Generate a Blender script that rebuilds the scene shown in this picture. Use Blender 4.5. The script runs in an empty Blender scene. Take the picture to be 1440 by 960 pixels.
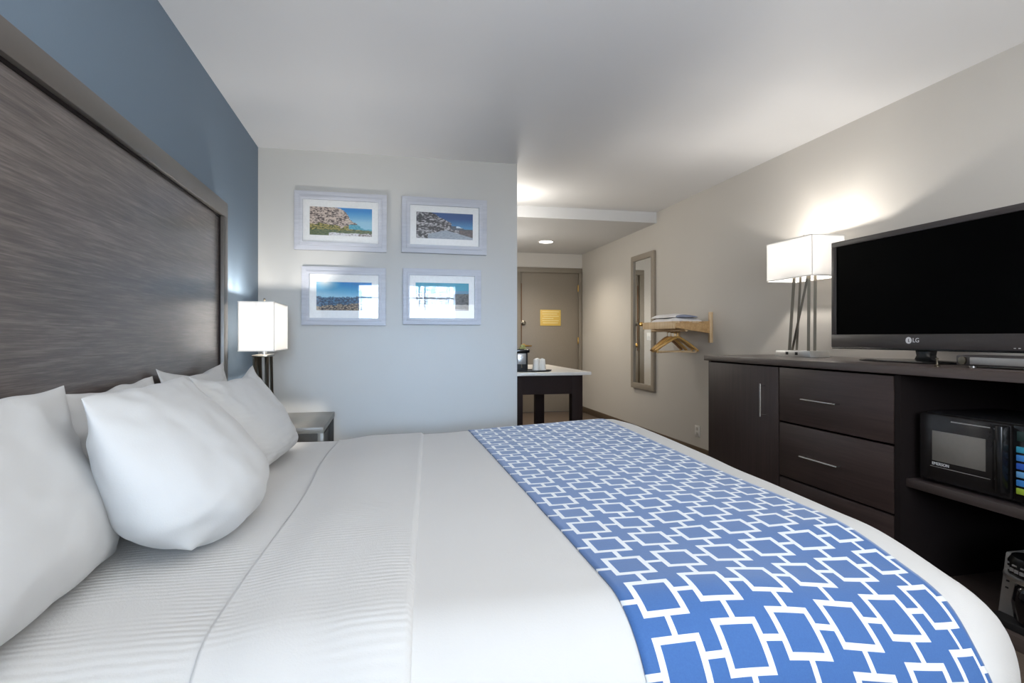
import bpy, bmesh, math, random
from mathutils import Vector, Matrix, noise as mnoise
random.seed(7)
C = bpy.context.scene.collection
PI = math.pi

# ------------------------------------------------------------------ helpers
def lin(c):
    c = c / 255.0
    return c / 12.92 if c <= 0.04045 else ((c + 0.055) / 1.055) ** 2.4
def rgb(r, g, b): return (lin(r), lin(g), lin(b), 1.0)

def smooth(t):
    t = max(0.0, min(1.0, t)); return t * t * (3 - 2 * t)

class NT:
    """small node-tree helper"""
    def __init__(s, name):
        s.m = bpy.data.materials.new(name); s.m.use_nodes = True
        s.t = s.m.node_tree; s.t.nodes.clear()
        s.out = s.n('ShaderNodeOutputMaterial')
    def n(s, typ, **kw):
        nd = s.t.nodes.new(typ)
        for k, v in kw.items(): setattr(nd, k, v)
        return nd
    def l(s, a, b): s.t.links.new(a, b)
    def val(s, sock, v):
        if hasattr(v, 'is_output'): s.l(v, sock)
        else: sock.default_value = v
    def math(s, op, a, b=0.0):
        nd = s.n('ShaderNodeMath', operation=op)
        s.val(nd.inputs[0], a); s.val(nd.inputs[1], b)
        return nd.outputs[0]
    def mix(s, f, a, b):
        nd = s.n('ShaderNodeMix', data_type='RGBA')
        s.val(nd.inputs[0], f); s.val(nd.inputs[6], a); s.val(nd.inputs[7], b)
        return nd.outputs[2]
    def coord(s, scale=(1, 1, 1), kind='Object', rot=(0, 0, 0)):
        tc = s.n('ShaderNodeTexCoord'); mp = s.n('ShaderNodeMapping')
        mp.inputs['Scale'].default_value = scale
        mp.inputs['Rotation'].default_value = rot
        s.l(tc.outputs[kind], mp.inputs[0]); return mp.outputs[0]
    def noise(s, vec, scale=5, detail=3, rough=.5):
        nd = s.n('ShaderNodeTexNoise'); nd.inputs['Scale'].default_value = scale
        nd.inputs['Detail'].default_value = detail; nd.inputs['Roughness'].default_value = rough
        if vec is not None: s.l(vec, nd.inputs['Vector'])
        return nd.outputs['Fac']
    def ramp(s, fac, stops):
        nd = s.n('ShaderNodeValToRGB'); s.l(fac, nd.inputs[0])
        cr = nd.color_ramp
        while len(cr.elements) < len(stops): cr.elements.new(0.5)
        for e, (p, c) in zip(cr.elements, stops): e.position = p; e.color = c
        return nd.outputs[0]
    def bump(s, h, strength=.1, dist=.01):
        nd = s.n('ShaderNodeBump'); nd.inputs['Strength'].default_value = strength
        nd.inputs['Distance'].default_value = dist; s.l(h, nd.inputs['Height']); return nd.outputs[0]
    def bsdf(s, col, rough=.5, metal=0.0, normal=None, **kw):
        b = s.n('ShaderNodeBsdfPrincipled')
        s.val(b.inputs['Base Color'], col); s.val(b.inputs['Roughness'], rough)
        s.val(b.inputs['Metallic'], metal)
        if normal is not None: s.l(normal, b.inputs['Normal'])
        for k, v in kw.items(): s.val(b.inputs[k.replace('_', ' ')], v)
        s.l(b.outputs[0], s.out.inputs[0]); s.b = b
        return s

def simple(name, col, rough=.5, metal=0., bump=0., bscale=60., **kw):
    t = NT(name); nv = None
    v = t.coord()
    f = t.noise(v, bscale, 3)
    c = t.mix(f, tuple(x * .93 for x in col[:3]) + (1,), tuple(min(1, x * 1.07) for x in col[:3]) + (1,))
    if bump: nv = t.bump(f, bump, .004)
    return t.bsdf(c, rough, metal, nv, **kw).m

def wood(name, dark, light, scale, rough=.45, bump=.15, coat=0., stretch='y', fine=1.0):
    t = NT(name)
    sc = {'x': (1.2, 26, 26), 'y': (26, 1.2, 26), 'z': (26, 26, 1.2)}[stretch]
    v = t.coord(tuple(k * scale for k in sc))
    f1 = t.noise(v, 2.2, 6, .62)
    v2 = t.coord(tuple(k * scale * 4 * fine for k in sc))
    f2 = t.noise(v2, 2.0, 3, .5)
    f = t.math('ADD', t.math('MULTIPLY', f1, .65), t.math('MULTIPLY', f2, .35))
    c = t.ramp(f, [(.30, dark), (.52, tuple((a + b) / 2 for a, b in zip(dark, light))), (.72, light)])
    nv = t.bump(f, bump, .003)
    return t.bsdf(c, rough, 0, nv, Coat_Weight=coat, Coat_Roughness=.25).m

# ------------------------------------------------------------------ mesh builder
class MB:
    def __init__(s): s.bm = bmesh.new(); s.uv = None
    def _merge(s, tmp):
        me = bpy.data.meshes.new('tmp'); tmp.to_mesh(me); tmp.free()
        s.bm.from_mesh(me); bpy.data.meshes.remove(me); return s
    def box(s, x0, y0, z0, x1, y1, z1, bev=0.0, seg=2):
        t = bmesh.new(); bmesh.ops.create_cube(t, size=1)
        for v in t.verts:
            v.co = Vector(((x0 + x1) / 2 + v.co.x * (x1 - x0), (y0 + y1) / 2 + v.co.y * (y1 - y0), (z0 + z1) / 2 + v.co.z * (z1 - z0)))
        if bev > 0:
            b = min(bev, .49 * min(abs(x1 - x0), abs(y1 - y0), abs(z1 - z0)))
            bmesh.ops.bevel(t, geom=t.edges[:], offset=b, segments=seg, affect='EDGES', profile=.5)
        return s._merge(t)
    def prism(s, pts, axis, a, b, bev=0.0):
        """polygon pts (2D) extruded along axis from a to b. axis 0: pts=(y,z); 1: (x,z); 2: (x,y)"""
        t = bmesh.new()
        def P(p, h): return {0: (h, p[0], p[1]), 1: (p[0], h, p[1]), 2: (p[0], p[1], h)}[axis]
        v0 = [t.verts.new(P(p, a)) for p in pts]; v1 = [t.verts.new(P(p, b)) for p in pts]
        t.faces.new(v0); t.faces.new(v1[::-1])
        n = len(pts)
        for i in range(n): t.faces.new((v0[i], v0[(i + 1) % n], v1[(i + 1) % n], v1[i]))
        bmesh.ops.recalc_face_normals(t, faces=t.faces[:])
        if bev > 0: bmesh.ops.bevel(t, geom=t.edges[:], offset=bev, segments=2, affect='EDGES', profile=.5)
        return s._merge(t)
    def tube(s, pts, r, seg=10, cap=True, flat=None):
        t = bmesh.new(); pts = [Vector(p) for p in pts]; rings = []
        prev = None
        for i, p in enumerate(pts):
            d = (pts[min(i + 1, len(pts) - 1)] - pts[max(i - 1, 0)]).normalized()
            if prev is None:
                up = Vector((0, 0, 1)) if abs(d.z) < .9 else Vector((1, 0, 0))
                u = d.cross(up).normalized()
            else:
                u = (prev - d * prev.dot(d)).normalized()
            prev = u; w = d.cross(u)
            rr = r[i] if isinstance(r, (list, tuple)) else r
            fl = flat or 1.0
            rings.append([t.verts.new(p + u * (rr * math.cos(2 * PI * k / seg)) + w * (rr * fl * math.sin(2 * PI * k / seg))) for k in range(seg)])
        for a, b in zip(rings, rings[1:]):
            for k in range(seg): t.faces.new((a[k], a[(k + 1) % seg], b[(k + 1) % seg], b[k]))
        if cap: t.faces.new(rings[0][::-1]); t.faces.new(rings[-1])
        bmesh.ops.recalc_face_normals(t, faces=t.faces[:])
        return s._merge(t)
    def lathe(s, prof, c=(0, 0, 0), seg=32, sx=1., sy=1., axis='z'):
        t = bmesh.new(); rings = []
        for (r, z) in prof:
            ring = []
            for k in range(seg):
                a = 2 * PI * k / seg
                x, y = r * math.cos(a) * sx, r * math.sin(a) * sy
                p = {'z': (x, y, z), 'x': (z, x, y), 'y': (x, z, y)}[axis]
                ring.append(t.verts.new(Vector(p) + Vector(c)))
            rings.append(ring)
        for a, b in zip(rings, rings[1:]):
            for k in range(seg): t.faces.new((a[k], a[(k + 1) % seg], b[(k + 1) % seg], b[k]))
        t.faces.new(rings[0][::-1]); t.faces.new(rings[-1])
        bmesh.ops.recalc_face_normals(t, faces=t.faces[:])
        return s._merge(t)
    def frame(s, axis, u0, v0, u1, v1, w, d0, d1, bev=.003):
        """mitred rectangular frame; axis is the normal (0: u=y, 1: u=x; v=z)"""
        t = bmesh.new()
        def P(u, v, d): return (d, u, v) if axis == 0 else (u, d, v)
        o = [(u0, v0), (u1, v0), (u1, v1), (u0, v1)]
        i = [(u0 + w, v0 + w), (u1 - w, v0 + w), (u1 - w, v1 - w), (u0 + w, v1 - w)]
        V = [[t.verts.new(P(*p, d)) for p in q] for q, d in ((o, d0), (i, d0), (o, d1), (i, d1))]
        for k in range(4):
            j = (k + 1) % 4
            for (a, b) in ((0, 1), (1, 3), (3, 2), (2, 0)):
                t.faces.new((V[a][k], V[a][j], V[b][j], V[b][k]))
        bmesh.ops.recalc_face_normals(t, faces=t.faces[:])
        if bev: bmesh.ops.bevel(t, geom=t.edges[:], offset=bev, segments=2, affect='EDGES', profile=.5)
        return s._merge(t)
    def grid(s, nu, nv, f, uvf=None):
        bm = s.bm
        uvl = bm.loops.layers.uv.get('UV') or bm.loops.layers.uv.new('UV')
        V = [[bm.verts.new(f(i / nu, j / nv)) for j in range(nv + 1)] for i in range(nu + 1)]
        for i in range(nu):
            for j in range(nv):
                fc = bm.faces.new((V[i][j], V[i + 1][j], V[i + 1][j + 1], V[i][j + 1]))
                if uvf:
                    for lp, (a, b) in zip(fc.loops, ((i, j), (i + 1, j), (i + 1, j + 1), (i, j + 1))):
                        lp[uvl].uv = uvf(a / nu, b / nv)
        return s

def setp(o, label=None, cat=None, group=None, kind=None):
    if label: o['label'] = label
    if cat: o['category'] = cat
    if group: o['group'] = group
    if kind: o['kind'] = kind
    return o

ABS = {}
def thing(name, loc, label, cat, group=None):
    o = bpy.data.objects.new(name, None); C.objects.link(o); o.location = loc
    o.empty_display_size = .1
    ABS[o.name] = Vector(loc)
    return setp(o, label, cat, group)

def obj(name, mb, mat, parent=None, local=False, flat=False, angle=35, label=None):
    bm = mb.bm if isinstance(mb, MB) else mb
    off = ABS.get(parent.name, Vector()) if (parent is not None and not local) else Vector()
    if off.length: bmesh.ops.translate(bm, verts=bm.verts[:], vec=-off)
    me = bpy.data.meshes.new(name); bm.to_mesh(me); bm.free()
    o = bpy.data.objects.new(name, me); C.objects.link(o)
    me.materials.append(mat)
    if not flat:
        for p in me.polygons: p.use_smooth = True
        try: me.set_sharp_from_angle(angle=math.radians(angle))
        except Exception: pass
    if parent is not None:
        o.parent = parent
        ABS[o.name] = off
    if label: o['label'] = label
    return o

def struct(name, mb, mat, **k):
    o = obj(name, mb, mat, **k); o['kind'] = 'structure'; return o

def text_mb(txt, size, place):
    """text as mesh; place maps (u, v, depth) -> world"""
    cu = bpy.data.curves.new('t', 'FONT'); cu.body = txt; cu.size = size; cu.extrude = .0006
    cu.align_x = 'CENTER'; cu.align_y = 'CENTER'
    o = bpy.data.objects.new('t', cu); C.objects.link(o)
    dg = bpy.context.evaluated_depsgraph_get()
    me = bpy.data.meshes.new_from_object(o.evaluated_get(dg))
    bpy.data.objects.remove(o); bpy.data.curves.remove(cu)
    mb = MB(); mb.bm.from_mesh(me); bpy.data.meshes.remove(me)
    for v in mb.bm.verts: v.co = Vector(place(v.co.x, v.co.y, v.co.z))
    return mb

def dup(root, loc, rot=None, label=None):
    r = root.copy(); C.objects.link(r); r.location = loc
    if rot is not None: r.rotation_euler = rot
    if label: r['label'] = label
    for ch in list(root.children):
        c = ch.copy(); C.objects.link(c); c.parent = r
        for g in list(ch.children):
            d = g.copy(); C.objects.link(d); d.parent = c
    return r

# ------------------------------------------------------------------ materials
def paint(name, col, bump=.06):
    t = NT(name); v = t.coord()
    f = t.noise(v, 90, 3, .6); g = t.noise(v, 1.3, 2)
    c = t.mix(g, tuple(x * .97 for x in col[:3]) + (1,), tuple(min(1, x * 1.03) for x in col[:3]) + (1,))
    return t.bsdf(c, .62, 0, t.bump(f, bump, .004)).m
M_beige = paint('beige_wall_paint', rgb(205, 200, 192), .12)
M_grey = paint('grey_wall_paint', rgb(190, 189, 185), .08)
M_blue = paint('blue_wall_paint', rgb(108, 125, 141), .08)
M_ceil = paint('ceiling_paint', rgb(236, 236, 236), .05)
M_trimbrown = simple('brown_baseboard', rgb(92, 76, 58), .5)
M_trimlight = simple('light_baseboard', rgb(190, 180, 165), .5)
M_carpet = simple('brown_carpet', rgb(92, 78, 66), .95, bump=.8, bscale=220)
M_door = simple('taupe_door_paint', rgb(140, 130, 116), .5)
M_doorframe = simple('taupe_frame_paint', rgb(132, 123, 109), .5)
M_brass = simple('brass', rgb(205, 165, 95), .28, 1.0)
M_chrome = simple('brushed_nickel', rgb(200, 198, 194), .25, 1.0)
M_polish = simple('polished_chrome', rgb(128, 120, 106), .28, 1.0)
M_steel = simple('satin_steel', rgb(215, 215, 215), .35, 1.0)
M_white = simple('white_plastic', rgb(235, 233, 228), .4)
M_dark = wood('espresso_laminate', rgb(46, 34, 32), rgb(70, 57, 54), .55, .42, .08, .1, 'y')
M_darkv = wood('espresso_laminate_upright', rgb(44, 33, 31), rgb(66, 53, 50), .55, .45, .08, .1, 'z')
M_darktop = wood('espresso_worktop', rgb(66, 56, 52), rgb(92, 80, 75), .5, .33, .05, .25, 'y')
M_shelfedge = wood('espresso_shelf_edge', rgb(60, 51, 49), rgb(84, 74, 71), .5, .45, .05, .1, 'y')
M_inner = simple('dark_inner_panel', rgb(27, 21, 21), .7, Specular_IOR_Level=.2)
M_black = simple('gloss_black_plastic', rgb(14, 14, 15), .22)
M_blackm = simple('matt_black_plastic', rgb(24, 23, 24), .5)
M_bezel = simple('charcoal_bezel', rgb(62, 57, 56), .32)
M_screen = simple('dark_screen_glass', (0.0004, 0.0004, 0.0005, 1), .35, Specular_IOR_Level=.03)
M_lettering = simple('white_lettering', rgb(225, 225, 228), .4)
M_stone = simple('white_counter', rgb(222, 218, 212), .35, bscale=25)
M_espresso = simple('dark_table_wood', rgb(36, 24, 21), .7, bscale=12, Specular_IOR_Level=.2)
M_paper = simple('mat_board', rgb(246, 246, 244), .7)
M_picframe = wood('whitewashed_frame', rgb(172, 174, 182), rgb(196, 198, 205), .5, .5, .1, 0, 'x')
M_mirror = simple('mirror_glass', (.86, .87, .86, 1), .015, 1.0)
M_mirframe = simple('taupe_mirror_frame', rgb(152, 142, 128), .4)
M_pine = wood('pine_wood', rgb(176, 134, 84), rgb(222, 186, 136), .8, .45, .1, .2, 'y')
M_pinelight = wood('pale_pine', rgb(200, 168, 124), rgb(232, 206, 168), .8, .45, .1, .2, 'z')
M_hanger = wood('hanger_wood', rgb(186, 140, 72), rgb(222, 182, 112), .9, .4, .05, .3, 'x')
M_hangdark = wood('darker_hanger_wood', rgb(140, 102, 62), rgb(176, 132, 86), .9, .4, .05, .3, 'x')
M_towel = simple('white_towelling', rgb(236, 235, 236), .9, bump=.6, bscale=160)
M_towelblue = simple('blue_grey_cloth', rgb(140, 148, 172), .9, bump=.4, bscale=160)
M_nsdark = wood('grey_brown_side', rgb(44, 42, 38), rgb(66, 63, 57), .6, .45, .1, .1, 'y')
M_nstop = simple('grey_taupe_top', rgb(122, 120, 114), .35)
M_sign = simple('yellow_sign', rgb(226, 190, 96), .5)
M_signline = simple('pale_sign_lines', rgb(240, 222, 160), .5)
M_green = simple('green_sachet', rgb(160, 160, 96), .5)
M_silver = simple('silver_plastic', rgb(176, 174, 172), .32, .6)
M_hbframe = simple('bronze_grey_frame', rgb(92, 87, 82), .3, .15)
# headboard veneer
def headboard_mat():
    t = NT('headboard_veneer')
    v = t.coord((26, 1.4, 26)); f1 = t.noise(v, 3.0, 7, .65)
    v2 = t.coord((60, 2.2, 75)); f2 = t.noise(v2, 3.2, 4, .6)
    v3 = t.coord((1, .35, 1.6)); f3 = t.noise(v3, 2.2, 2)
    f = t.math('ADD', t.math('ADD', t.math('MULTIPLY', f1, .45), t.math('MULTIPLY', f2, .4)), t.math('MULTIPLY', f3, .15))
    c = t.ramp(f, [(.34, rgb(56, 49, 46)), (.5, rgb(84, 75, 71)), (.68, rgb(122, 112, 107))])
    return t.bsdf(c, .4, 0, t.bump(f, .35, .004), Coat_Weight=.7, Coat_Roughness=.22).m
M_hb = headboard_mat()

def fabric(name, col, ripple=0.0, axis=1, rscale=55, fine=.15):
    t = NT(name); v = t.coord()
    f = t.noise(v, 260, 2, .5)
    big = t.noise(v, 5, 3, .5)
    h = t.math('ADD', t.math('MULTIPLY', f, fine), t.math('MULTIPLY', big, .6))
    if ripple:
        dv = t.coord((2.0, 9.0, 2.0)) if axis == 1 else t.coord((6, 2, 9.0))
        w = t.n('ShaderNodeTexWave', wave_type='BANDS', bands_direction='Y' if axis == 1 else 'Z', wave_profile='SIN')
        w.inputs['Scale'].default_value = rscale / 6.28 * 2; w.inputs['Distortion'].default_value = 5.0
        w.inputs['Detail'].default_value = 2.0; w.inputs['Detail Scale'].default_value = .35
        t.l(t.coord(), w.inputs['Vector'])
        m = t.noise(t.coord((2.2, 3.0, 2.2)), 1.6, 2)
        mm = t.ramp(m, [(.36, (0, 0, 0, 1)), (.62, (1, 1, 1, 1))])
        h = t.math('ADD', h, t.math('MULTIPLY', t.math('MULTIPLY', w.outputs['Fac'], mm), ripple))
    b = t.bump(h, .35, .006)
    return t.bsdf(col, .85, 0, b, Sheen_Weight=.15).m
M_duvet = fabric('white_duvet_cotton', rgb(205, 203, 200))
M_sheet = fabric('rippled_white_sheet', rgb(203, 201, 198), .40)
M_band = fabric('rippled_folded_sheet', rgb(205, 203, 200), .42)
M_pillow = fabric('white_pillow_cotton', rgb(198, 198, 197), .0, fine=.1)
M_pillowr = fabric('rippled_pillow_cotton', rgb(197, 197, 196), .35, 2, 60)
M_bedbase = simple('bed_base_cloth', rgb(70, 66, 64), .9)

def shade_mat(name, warm, glow):
    t = NT(name)
    d = t.n('ShaderNodeBsdfDiffuse'); d.inputs[0].default_value = (.88, .88, .87, 1)
    tr = t.n('ShaderNodeBsdfTranslucent'); tr.inputs[0].default_value = warm
    v = t.coord(); f = t.noise(v, 240, 2)
    bp = t.bump(f, .15, .002); t.l(bp, d.inputs['Normal'])
    mx = t.n('ShaderNodeMixShader'); mx.inputs[0].default_value = glow
    t.l(d.outputs[0], mx.inputs[1]); t.l(tr.outputs[0], mx.inputs[2])
    t.l(mx.outputs[0], t.out.inputs[0]); return t.m
M_shade = shade_mat('white_lamp_shade', (.98, .97, .96, 1), .62)

def emit(name, col, s):
    t = NT(name); e = t.n('ShaderNodeEmission'); e.inputs[0].default_value = col; e.inputs[1].default_value = s
    t.l(e.outputs[0], t.out.inputs[0]); return t.m
M_bulb = emit('lamp_bulb_glow', (1, .86, .68, 1), 6)
M_down = emit('downlight_glow', (1, .95, .88, 1), 14)

def glass_mat():
    t = NT('picture_glass')
    fr = t.n('ShaderNodeFresnel'); fr.inputs[0].default_value = 1.5
    tr = t.n('ShaderNodeBsdfTransparent'); g = t.n('ShaderNodeBsdfGlossy'); g.inputs['Roughness'].default_value = .008
    mx = t.n('ShaderNodeMixShader'); t.l(t.math('MULTIPLY', fr.outputs[0], .5), mx.inputs[0])
    t.l(tr.outputs[0], mx.inputs[1]); t.l(g.outputs[0], mx.inputs[2]); t.l(mx.outputs[0], t.out.inputs[0])
    return t.m
M_glass = glass_mat()

def vcol_mat(name):
    t = NT(name); a = t.n('ShaderNodeVertexColor'); a.layer_name = 'Col'
    return t.bsdf(a.outputs[0], .55).m
M_print = vcol_mat('landscape_print')

# runner: outlined squares joined by short links, computed in cloth coordinates
def runner_mat():
    t = NT('runner_lattice'); uv = t.n('ShaderNodeUVMap'); uv.uv_map = 'UV'
    sp = t.n('ShaderNodeSeparateXYZ'); t.l(uv.outputs[0], sp.inputs[0])
    a = (.1308, .0215); b = (0.0, .1300); o = (1.4225, 1.585)
    det = a[0] * b[1] - a[1] * b[0]
    s = t.math('SUBTRACT', sp.outputs[0], o[0]); q = t.math('SUBTRACT', sp.outputs[1], o[1])
    i = t.math('ADD', t.math('MULTIPLY', s, b[1] / det), t.math('MULTIPLY', q, -b[0] / det))
    j = t.math('ADD', t.math('MULTIPLY', s, -a[1] / det), t.math('MULTIPLY', q, a[0] / det))
    fi = t.math('SUBTRACT', i, t.math('ROUND', i)); fj = t.math('SUBTRACT', j, t.math('ROUND', j))
    dx = t.math('ADD', t.math('MULTIPLY', fi, a[0]), t.math('MULTIPLY', fj, b[0]))
    dy = t.math('ADD', t.math('MULTIPLY', fi, a[1]), t.math('MULTIPLY', fj, b[1]))
    ax = t.math('ABSOLUTE', dx); ay = t.math('ABSOLUTE', dy)
    hx, hy, w = .0480, .0475, .0128
    lt = lambda p, k: t.math('LESS_THAN', p, k)
    mul = lambda p, k: t.math('MULTIPLY', p, k)
    outer = mul(lt(ax, hx), lt(ay, hy)); inner = mul(lt(ax, hx - w), lt(ay, hy - w))
    ring = t.math('SUBTRACT', outer, inner)
    sgn = t.math('SIGN', dx)
    la = mul(lt(t.math('ABSOLUTE', t.math('SUBTRACT', dy, mul(sgn, .01075))), w * .46), t.math('GREATER_THAN', ax, hx - .001))
    lb = mul(lt(ax, w * .46), t.math('GREATER_THAN', ay, hy - .001))
    white = t.math('MAXIMUM', ring, t.math('MAXIMUM', la, lb))
    nz = t.noise(t.coord(), 300, 2)
    blue = t.mix(nz, rgb(47, 90, 150), rgb(57, 104, 164))
    c = t.mix(white, blue, rgb(226, 230, 234))
    big = t.noise(t.coord(), 5, 2)
    return t.bsdf(c, .75, 0, t.bump(t.math('ADD', t.math('MULTIPLY', nz, .1), big), .2, .005), Sheen_Weight=.35).m
M_runner = runner_mat()

def curtain_mat():
    t = NT('sheer_curtain')
    tp = t.n('ShaderNodeBsdfTransparent'); tp.inputs[0].default_value = (1, 1, 1, 1)
    tl = t.n('ShaderNodeBsdfTranslucent'); tl.inputs[0].default_value = (.9, .92, .95, 1)
    lw = t.n('ShaderNodeLayerWeight'); lw.inputs[0].default_value = .35
    wv = t.n('ShaderNodeTexNoise'); wv.inputs['Scale'].default_value = 9
    t.l(t.coord((1, 0.05, .02)), wv.inputs['Vector'])
    f = t.ramp(t.math('ADD', t.math('MULTIPLY', lw.outputs['Facing'], .6), t.math('MULTIPLY', wv.outputs['Fac'], .7)), [(.30, (.25, .25, .25, 1)), (.75, (.92, .92, .92, 1))])
    mx = t.n('ShaderNodeMixShader'); t.l(f, mx.inputs[0])
    t.l(tp.outputs[0], mx.inputs[1]); t.l(tl.outputs[0], mx.inputs[2]); t.l(mx.outputs[0], t.out.inputs[0])
    return t.m
M_curtain = curtain_mat()

# ------------------------------------------------------------------ room shell
RW, CEIL, PY, RY, EY = 3.745, 2.46, 4.384, -1.70, 8.20
PX = 1.888           # free end of the picture wall
BY, LC = 5.76, 2.345  # dropped ceiling
struct('floor', MB().box(-.15, RY - .2, -.12, RW + .15, EY + .2, 0), M_carpet, flat=True)
struct('ceiling', MB().box(-.15, RY - .2, CEIL, RW + .15, EY + .2, CEIL + .12), M_ceil, flat=True)
struct('ceiling_dropped', MB().box(PX, BY, LC, RW, EY, CEIL), paint('dropped_ceiling_paint', rgb(214, 214, 214), .05), flat=True)
struct('wall_left', MB().box(-.15, RY - .2, 0, 0, PY + .2, CEIL), M_blue, flat=True)
struct('wall_partition', MB().box(0, PY, 0, PX, EY, CEIL), M_grey, flat=True)
struct('wall_right', MB().box(RW, RY - .2, 0, RW + .15, EY + .2, CEIL), M_beige, flat=True)
WX0, WX1, WZ0, WZ1 = .36, 2.16, .92, 2.08
wr = MB()
wr.box(-.15, RY - .15, 0, WX0, RY, CEIL).box(WX1, RY - .15, 0, RW + .15, RY, CEIL)
wr.box(WX0, RY - .15, 0, WX1, RY, WZ0).box(WX0, RY - .15, WZ1, WX1, RY, CEIL)
struct('wall_rear', wr, M_beige, flat=True)
DX0, DX1, DZ = 2.80, 3.69, 2.06
we = MB().box(PX, EY, 0, DX0 - .05, EY + .15, CEIL).box(DX1 + .045, EY, 0, RW, EY + .15, CEIL).box(DX0 - .05, EY, DZ + .05, DX1 + .045, EY + .15, CEIL)
struct('wall_end', we, M_beige, flat=True)
struct('baseboard_right', MB().box(RW - .014, RY, 0, RW, EY, .085, .004), M_trimbrown)
struct('baseboard_end', MB().box(PX, EY - .014, 0, DX0 - .06, EY, .075, .004), M_trimlight)
struct('baseboard_partition', MB().box(0, PY - .014, 0, PX + .014, PY, .085, .004).box(PX, PY, 0, PX + .014, EY, .085, .004), M_trimbrown)
struct('baseboard_left', MB().box(0, RY, 0, .014, PY, .085, .004), M_trimbrown)

# window behind the viewer, with sheers
w1 = struct('window_1', MB().frame(1, WX0, WZ0, WX1, WZ1, .05, RY - .12, RY - .05), M_white)
mun = MB()
for k in range(1, 3):
    xx = WX0 + (WX1 - WX0) * k / 3; mun.box(xx - .014, RY - .1, WZ0 + .04, xx + .014, RY - .075, WZ1 - .04)
mun.box(WX0 + .04, RY - .1, 1.80, WX1 - .04, RY - .075, 1.825)
obj('muntin', mun, M_white, w1)
cu = MB()
def cf(u, v):
    x = WX0 - .1 + u * (WX1 - WX0 + .2)
    return Vector((x, RY + .07 + .025 * math.sin(x * 42 + 1.5 * math.sin(x * 7)) + .01 * math.sin(x * 97), .72 + v * 1.6))
cu.grid(240, 6, cf)
cur = thing('sheer_curtain', (1.26, RY + .07, .72), 'sheer white curtain over the window behind the bed side', 'curtain')
obj('curtain_cloth', cu, M_curtain, cur)
obj('curtain_rod', MB().tube([(WX0 - .2, RY + .07, 2.33), (WX1 + .2, RY + .07, 2.33)], .012), M_chrome, cur)
obj('rod_bracket', MB().box(WX0 - .16, RY, 2.30, WX0 - .14, RY + .08, 2.35), M_chrome, cur)
obj('rod_bracket', MB().box(WX1 + .14, RY, 2.30, WX1 + .16, RY + .08, 2.35), M_chrome, cur)

# entry door
d1 = struct('door_1', MB().box(DX0, EY + .02, .01, DX1, EY + .065, DZ, .003), M_door)
fr = MB().box(DX0 - .075, EY - .02, 0, DX0, EY + .08, DZ, .004).box(DX1, EY - .02, 0, DX1 + .05, EY + .08, DZ, .004).box(DX0 - .075, EY - .02, DZ, DX1 + .05, EY + .08, DZ + .075, .004)
obj('door_frame', fr, M_doorframe, d1)
for z in (.3, 1.06, 1.84): obj('hinge', MB().box(DX1 - .014, EY - .006, z - .05, DX1 + .012, EY + .022, z + .05, .003), M_brass, d1)
lv = MB().lathe([(.032, 0), (.032, -.012), (.014, -.016), (.012, -.05)], (DX0 + .05, EY + .02, .985), 20, axis='y')
lv.tube([(DX0 + .045, EY - .03, .985), (DX0 + .10, EY - .034, .985), (DX0 + .16, EY - .03, .982)], [.013, .012, .009], 10)
obj('door_handle', lv, M_brass, d1)
db = MB().lathe([(.036, 0), (.036, -.014), (.022, -.02), (.018, -.03)], (DX0 + .045, EY + .02, 1.32), 20, axis='y')
db.box(DX0 + .038, EY - .03, 1.295, DX0 + .052, EY - .008, 1.345, .003)
obj('deadbolt', db, M_polish, d1)
obj('edge_strip', MB().box(DX0 + .012, EY + .010, .9, DX0 + .022, EY + .022, 1.9, .003), simple('aged_brass', rgb(120, 84, 50), .5, .6), d1)
sg = thing('evacuation_notice', (3.255, EY + .012, 1.28), 'small yellow notice with pale text lines fixed on taupe entry door', 'sign')
obj('sign_plate', MB().box(3.10, EY + .010, 1.28, 3.415, EY + .019, 1.515, .002), M_sign, sg)
sl = MB()
for k, (a, b) in enumerate(((3.13, 3.385), (3.13, 3.36), (3.15, 3.385), (3.13, 3.30), (3.13, 3.385), (3.14, 3.37))):
    sl.box(a, EY + .008, 1.482 - k * .033, b, EY + .0105, 1.492 - k * .033)
obj('text_lines', sl, M_signline, sg)
# light switch beside door (seen in the mirror)
sw = thing('light_switch', (2.64, EY, 1.12), 'white light switch plate on beige wall beside entry door', 'light switch')
obj('switch_plate', MB().box(2.60, EY - .008, 1.06, 2.68, EY, 1.18, .003), M_white, sw)
obj('toggle', MB().box(2.632, EY - .018, 1.105, 2.648, EY - .006, 1.135, .002), M_white, sw)

# recessed ceiling light
dl = thing('recessed_ceiling_light', (2.90, 7.18, LC), 'round glowing recessed light in the dropped entry ceiling', 'ceiling light')
obj('trim_ring', MB().lathe([(.085, -.006), (.10, -.006), (.104, 0), (.104, .004), (.085, .004)], (2.90, 7.18, LC), 36), M_white, dl)
obj('diffuser', MB().lathe([(.086, -.007), (.086, -.003)], (2.90, 7.18, LC), 36), M_down, dl)

# ------------------------------------------------------------------ headboard
hb = thing('headboard', (0, 2.1, .05), 'tall dark wood grain headboard with bronze frame on blue wall', 'headboard')
HY0, HY1, HZ1 = .55, 3.365, 1.83
obj('panel', MB().box(0.002, HY0 + .08, .1, .034, HY1 - .075, HZ1 - .075), M_hb, hb)
obj('frame', MB().box(0, HY0, HZ1 - .08, .058, HY1, HZ1, .004).box(0, HY0, .05, .058, HY0 + .08, HZ1 - .079, .004).box(0, HY1 - .075, .05, .058, HY1, HZ1 - .079, .004), M_hbframe, hb)
gr = MB().box(.03, HY0 + .08, HZ1 - .09, .040, HY1 - .075, HZ1 - .08).box(.03, HY1 - .085, .1, .040, HY1 - .075, HZ1 - .08)
obj('inner_groove', gr, M_inner, hb)

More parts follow.
